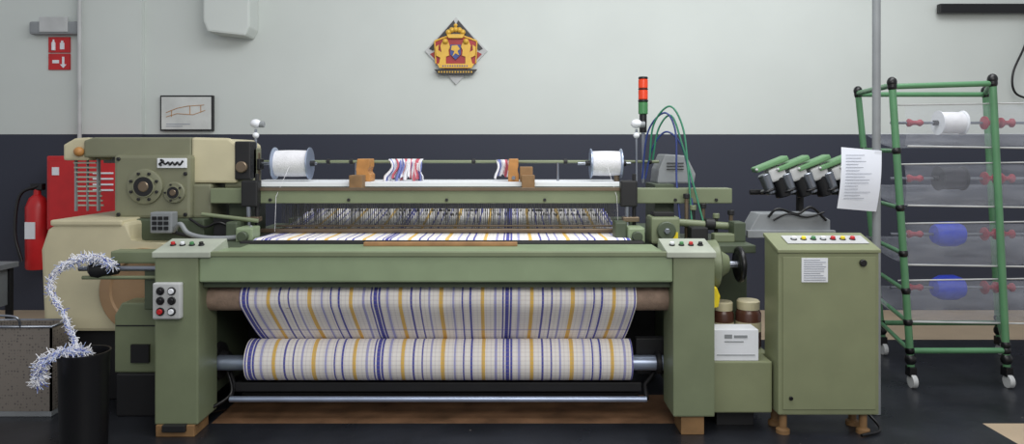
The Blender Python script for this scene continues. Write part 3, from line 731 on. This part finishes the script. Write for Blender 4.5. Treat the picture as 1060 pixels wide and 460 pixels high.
for k, (z, m) in enumerate(zip(levels, ths)):
    C(R_, 'spindle_%d' % k, (2.55, 4.95, z), (3.45, 4.95, z), 0.009, STEEL)
    xa = 2.87
    if k < 2: bobbin(R_, 'creel_bobbin_%d' % k, xa, xa+0.17, 4.95, z, 0.082, 0.074, m, WHITE if k == 0 else BLACK)
    else: LT(R_, 'creel_bobbin_%d' % k, (xa-0.03, 4.95, z), (xa+0.3, 4.95, z), [(0, 0.02), (0.005, 0.06), (0.05, 0.082), (0.14, 0.084), (0.19, 0.065), (0.20, 0.02)], m, 32)
    for j, (x, s) in enumerate(((2.66, 0.6), (3.17, 1.0), (3.28, 0.8))):
        LT(R_, 'red_holder_%d_%d' % (k, j), (x, 4.95, z), (x+0.2, 4.95, z), [(0, 0.012), (0.01, 0.045*s), (0.02, 0.045*s), (0.045, 0.015), (0.07, 0.015), (0.085, 0.038*s), (0.095, 0.038*s), (0.11, 0.012)], LABELR)
    zt = z+0.10; pr = []
    for i in range(13):
        t = i/12; y = 4.64+0.70*t
        pr.append((y, z-0.16-0.05*math.sin(math.pi*t)+0.10*t))
    SHEET(R_, 'plastic_tray_%d' % k, pr, 2.56, 3.75, PLASTIC, 30, 0.004)
    SHEET(R_, 'plastic_tray_front_%d' % k, [(4.64, zt), (4.62, zt-0.10), (4.62, zt-0.2), (4.64, zt-0.26)], 2.48, 3.75, PLASTIC, 40, 0.010)
    C(R_, 'tray_edge_%d' % k, (2.44, 4.64, zt), (3.75, 4.64, zt+0.02), 0.005, LGREY)
    C(R_, 'tray_edge_low_%d' % k, (2.50, 4.64, zt-0.26), (3.75, 4.64, zt-0.28), 0.006, LGREY)

# ---------------------------------------------------------------- wall items
E = top('emergency_light')
B(E, 'lamp_housing', -4.45, -3.99, 6.76, 6.84, 2.56, 2.68, GREY, 0.02)
B(E, 'lamp_diffuser', -4.35, -4.09, 6.75, 6.77, 2.58, 2.72, LGREY, 0.02)
for nm, z0, z1 in (('a', 2.40, 2.545), ('b', 2.24, 2.39)):
    P = top('fire_safety_sign')
    B(P, 'sign_plate', -4.31, -4.11, 6.825, 6.84, z0, z1, RED, 0.002)
    if nm == 'a':
        LT(P, 'extinguisher_icon', (-4.26, 6.822, z0+0.02), (-4.26, 6.822, z0+1), [(0, 0.018), (0.07, 0.018), (0.085, 0.008), (0.1, 0.008)], WHITE, 12)
        MULTI(P, 'flame_icon', [(-4.20, -4.16, 6.820, 6.825, z0+0.03, z0+0.09), (-4.19, -4.17, 6.820, 6.825, z0+0.09, z0+0.11)], WHITE)
    else:
        MULTI(P, 'arrow_icon', [(-4.18, -4.16, 6.820, 6.825, z0+0.03, z0+0.12), (-4.27, -4.21, 6.820, 6.825, z0+0.06, z0+0.09)], WHITE)
        POLY(P, 'arrow_head', [(-4.20, z0+0.05), (-4.14, z0+0.05), (-4.17, z0+0.015)], 6.825, 0.004, WHITE)
P = top('framed_picture')
B(P, 'frame', -3.26, -2.77, 6.80, 6.84, 1.67, 2.0, BLACK, 0.004)
B(P, 'mount', -3.245, -2.785, 6.795, 6.80, 1.685, 1.985, mat('picture_paper', (205, 208, 205), 0.4), 0)
curves(P, 'drawing_lines', [
    [(-3.20, 6.793, 1.84), (-3.1, 6.793, 1.88), (-3.0, 6.793, 1.90), (-2.85, 6.793, 1.91)],
    [(-3.20, 6.793, 1.80), (-3.1, 6.793, 1.83), (-2.95, 6.793, 1.82), (-2.84, 6.793, 1.86)],
    [(-3.15, 6.793, 1.80), (-3.15, 6.793, 1.86)], [(-2.98, 6.793, 1.82), (-2.98, 6.793, 1.90)], [(-2.88, 6.793, 1.84), (-2.88, 6.793, 1.91)]], 0.003, WOOD, False)
MULTI(P, 'drawing_caption', [(-3.2, -2.98, 6.792, 6.795, 1.73, 1.736), (-3.2, -3.05, 6.792, 6.795, 1.71, 1.716)], INK)
P = top('fire_hose_cabinet')
B(P, 'hose_box', -4.12, -3.43, 6.50, 6.78, 0.78, 1.44, RED, 0.012)
B(P, 'hose_box_door', -4.09, -3.46, 6.485, 6.50, 0.81, 1.41, RED, 0.006)
B(P, 'hose_box_label', -4.06, -4.00, 6.478, 6.485, 1.27, 1.34, WHITE, 0)
MULTI(P, 'hose_box_text', [(-3.70, -3.52, 6.478, 6.485, 1.28-0.05*i, 1.295-0.05*i) for i in range(4)], WHITE)
LT(P, 'extinguisher_tank', (-4.28, 6.62, 0.42), (-4.28, 6.62, 2), [(0, 0.085), (0.02, 0.095), (0.56, 0.095), (0.64, 0.065), (0.67, 0.03), (0.72, 0.03)], RED)
B(P, 'extinguisher_valve', -4.33, -4.22, 6.59, 6.65, 1.13, 1.19, BLACK, 0.008)
B(P, 'extinguisher_bracket', -4.32, -4.10, 6.70, 6.74, 0.90, 0.95, DARK, 0)
T(P, 'extinguisher_hose', [(-4.26, 6.60, 1.17), (-4.40, 6.56, 1.08), (-4.42, 6.53, 0.75), (-4.36, 6.53, 0.50)], 0.014, BLACK)
B(P, 'extinguisher_label', -4.33, -4.24, 6.522, 6.53, 0.7, 0.85, WHITE, 0)
P = top('wall_rail')
B(P, 'rail_body', 3.93, 5.2, 6.74, 6.80, 2.75, 2.84, BLACK, 0.01)
for i, x in enumerate((4.1, 4.9)): B(P, 'rail_bracket_%d' % i, x, x+0.05, 6.79, 6.84, 2.77, 2.82, BLACK)
P = top('hanging_cable')
T(P, 'cable', [(4.86, 6.78, 2.80), (4.72, 6.76, 2.45), (4.60, 6.74, 2.2), (4.62, 6.74, 2.02), (4.80, 6.76, 1.95)], 0.010, BLACK)

# coat of arms, a diamond plaque on the wall
P = top('coat_of_arms_plaque')
cx, cz = -0.52, 2.415
def dia(h, w): return [(cx, cz+h), (cx+w, cz), (cx, cz-h), (cx-w, cz)]
POLY(P, 'diamond_base', dia(0.315, 0.29), 6.84, 0.02, LGREY)
for s in (-1, 1):
    POLY(P, 'edge_upper_%d' % (s+1), [(cx+s*0.02, cz+0.285), (cx+s*0.25, cz+0.02), (cx+s*0.215, cz+0.0), (cx, cz+0.235)], 6.82, 0.006, BLACK)
    POLY(P, 'edge_lower_%d' % (s+1), [(cx+s*0.24, cz-0.03), (cx+s*0.10, cz-0.18), (cx+s*0.07, cz-0.15), (cx+s*0.20, cz-0.01)], 6.82, 0.006, MAROON)
POLY(P, 'mantle', [(cx-0.06, cz+0.14), (cx+0.06, cz+0.14), (cx+0.14, cz+0.12), (cx+0.20, cz+0.08), (cx+0.185, cz-0.0), (cx+0.19, cz-0.12), (cx+0.08, cz-0.17), (cx-0.08, cz-0.17), (cx-0.19, cz-0.12), (cx-0.185, cz-0.0), (cx-0.20, cz+0.08), (cx-0.14, cz+0.12)], 6.82, 0.03, MAROON)
POLY(P, 'mantle_lining', [(cx-0.04, cz+0.11), (cx+0.04, cz+0.11), (cx+0.13, cz+0.05), (cx+0.13, cz-0.13), (cx-0.13, cz-0.13), (cx-0.13, cz+0.05)], 6.79, 0.006, MAROON)
POLY(P, 'shield', [(cx-0.048, cz+0.05), (cx+0.048, cz+0.05), (cx+0.048, cz-0.04), (cx, cz-0.09), (cx-0.048, cz-0.04)], 6.784, 0.02, BLUEP)
POLY(P, 'shield_lion', [(cx-0.035, cz+0.04), (cx+0.015, cz+0.045), (cx+0.04, cz+0.01), (cx+0.018, cz-0.01), (cx+0.034, cz-0.05), (cx, cz-0.03), (cx-0.03, cz-0.06), (cx-0.01, cz-0.01), (cx-0.042, cz)], 6.764, 0.006, GOLD)
for s in (-1, 1):
    POLY(P, 'supporter_%d' % (s+1), [(cx+s*a, cz+b) for a, b in ((0.050, 0.03), (0.07, 0.085), (0.12, 0.085), (0.14, 0.04), (0.13, -0.02), (0.160, 0.0), (0.155, 0.05), (0.185, 0.03), (0.18, -0.05), (0.14, -0.07), (0.155, -0.13), (0.09, -0.13), (0.09, -0.06), (0.06, -0.05), (0.065, -0.0))], 6.784, 0.016, GOLD)
    S(P, 'supporter_head_%d' % (s+1), (cx+s*0.095, 6.765, cz+0.08), 0.027, GOLD)
    C(P, 'mantle_fringe_%d' % (s+1), (cx+s*0.06, 6.788, cz+0.135), (cx+s*0.195, 6.788, cz+0.085), 0.009, GOLD)
    C(P, 'mantle_fringe_b_%d' % (s+1), (cx+s*0.195, 6.788, cz+0.085), (cx+s*0.185, 6.788, cz-0.12), 0.007, GOLD)
POLY(P, 'crown_band', [(cx-0.065, cz+0.11), (cx+0.065, cz+0.11), (cx+0.08, cz+0.145), (cx-0.08, cz+0.145)], 6.79, 0.035, GOLD)
for i, (dx, dz) in enumerate(((-0.065, 0.165), (-0.035, 0.185), (0, 0.19), (0.035, 0.185), (0.065, 0.165))):
    S(P, 'crown_arch_%d' % i, (cx+dx, 6.77, cz+dz), 0.026, GOLD)
S(P, 'crown_orb', (cx, 6.77, cz+0.228), 0.018, GOLD)
POLY(P, 'motto_ribbon', [(cx-0.17, cz-0.125), (cx+0.17, cz-0.125), (cx+0.15, cz-0.165), (cx-0.15, cz-0.165)], 6.784, 0.018, GOLD)
MULTI(P, 'motto_text', [(cx-0.12+i*0.022, cx-0.110+i*0.022, 6.763, 6.767, cz-0.153, cz-0.140) for i in range(11)], BLUEP)
POLY(P, 'name_banner', [(cx-0.20, cz-0.175), (cx+0.20, cz-0.175), (cx+0.155, cz-0.225), (cx-0.155, cz-0.225)], 6.80, 0.02, BLACK)
MULTI(P, 'banner_text', [(cx-0.16+i*0.025, cx-0.148+i*0.025, 6.776, 6.781, cz-0.208, cz-0.193) for i in range(13)], GOLD)

# ---------------------------------------------------------------- light
w = bpy.data.worlds.new('World'); scene.world = w; w.use_nodes = True
bg = w.node_tree.nodes['Background']; bg.inputs[0].default_value = (0.92, 0.95, 1.0, 1); bg.inputs[1].default_value = 0.48
def area(name, loc, target, sx, sy, e, col):
    l = bpy.data.lights.new(name, 'AREA'); l.shape = 'RECTANGLE'; l.size = sx; l.size_y = sy; l.energy = e; l.color = col
    o = bpy.data.objects.new(name, l); COL.objects.link(o); o.location = loc
    o.rotation_euler = (Vector(target)-Vector(loc)).to_track_quat('-Z', 'Y').to_euler()
area('skylight_window', (1.2, 3.4, 4.3), (0.5, 5.0, 0.8), 5, 1.6, 150, (0.98, 0.99, 1.0))
area('front_window', (0.8, -0.5, 3.2), (0.2, 5, 1.0), 4, 1.6, 95, (1.0, 0.97, 0.91))

cam = bpy.data.cameras.new('camera'); co = bpy.data.objects.new('camera', cam); COL.objects.link(co)
co.location = (0, 0, 1.47); co.rotation_euler = (math.radians(90), 0, 0)
cam.sensor_width = 36; cam.lens = 760/1060*36; cam.shift_y = -72/1060
scene.camera = co
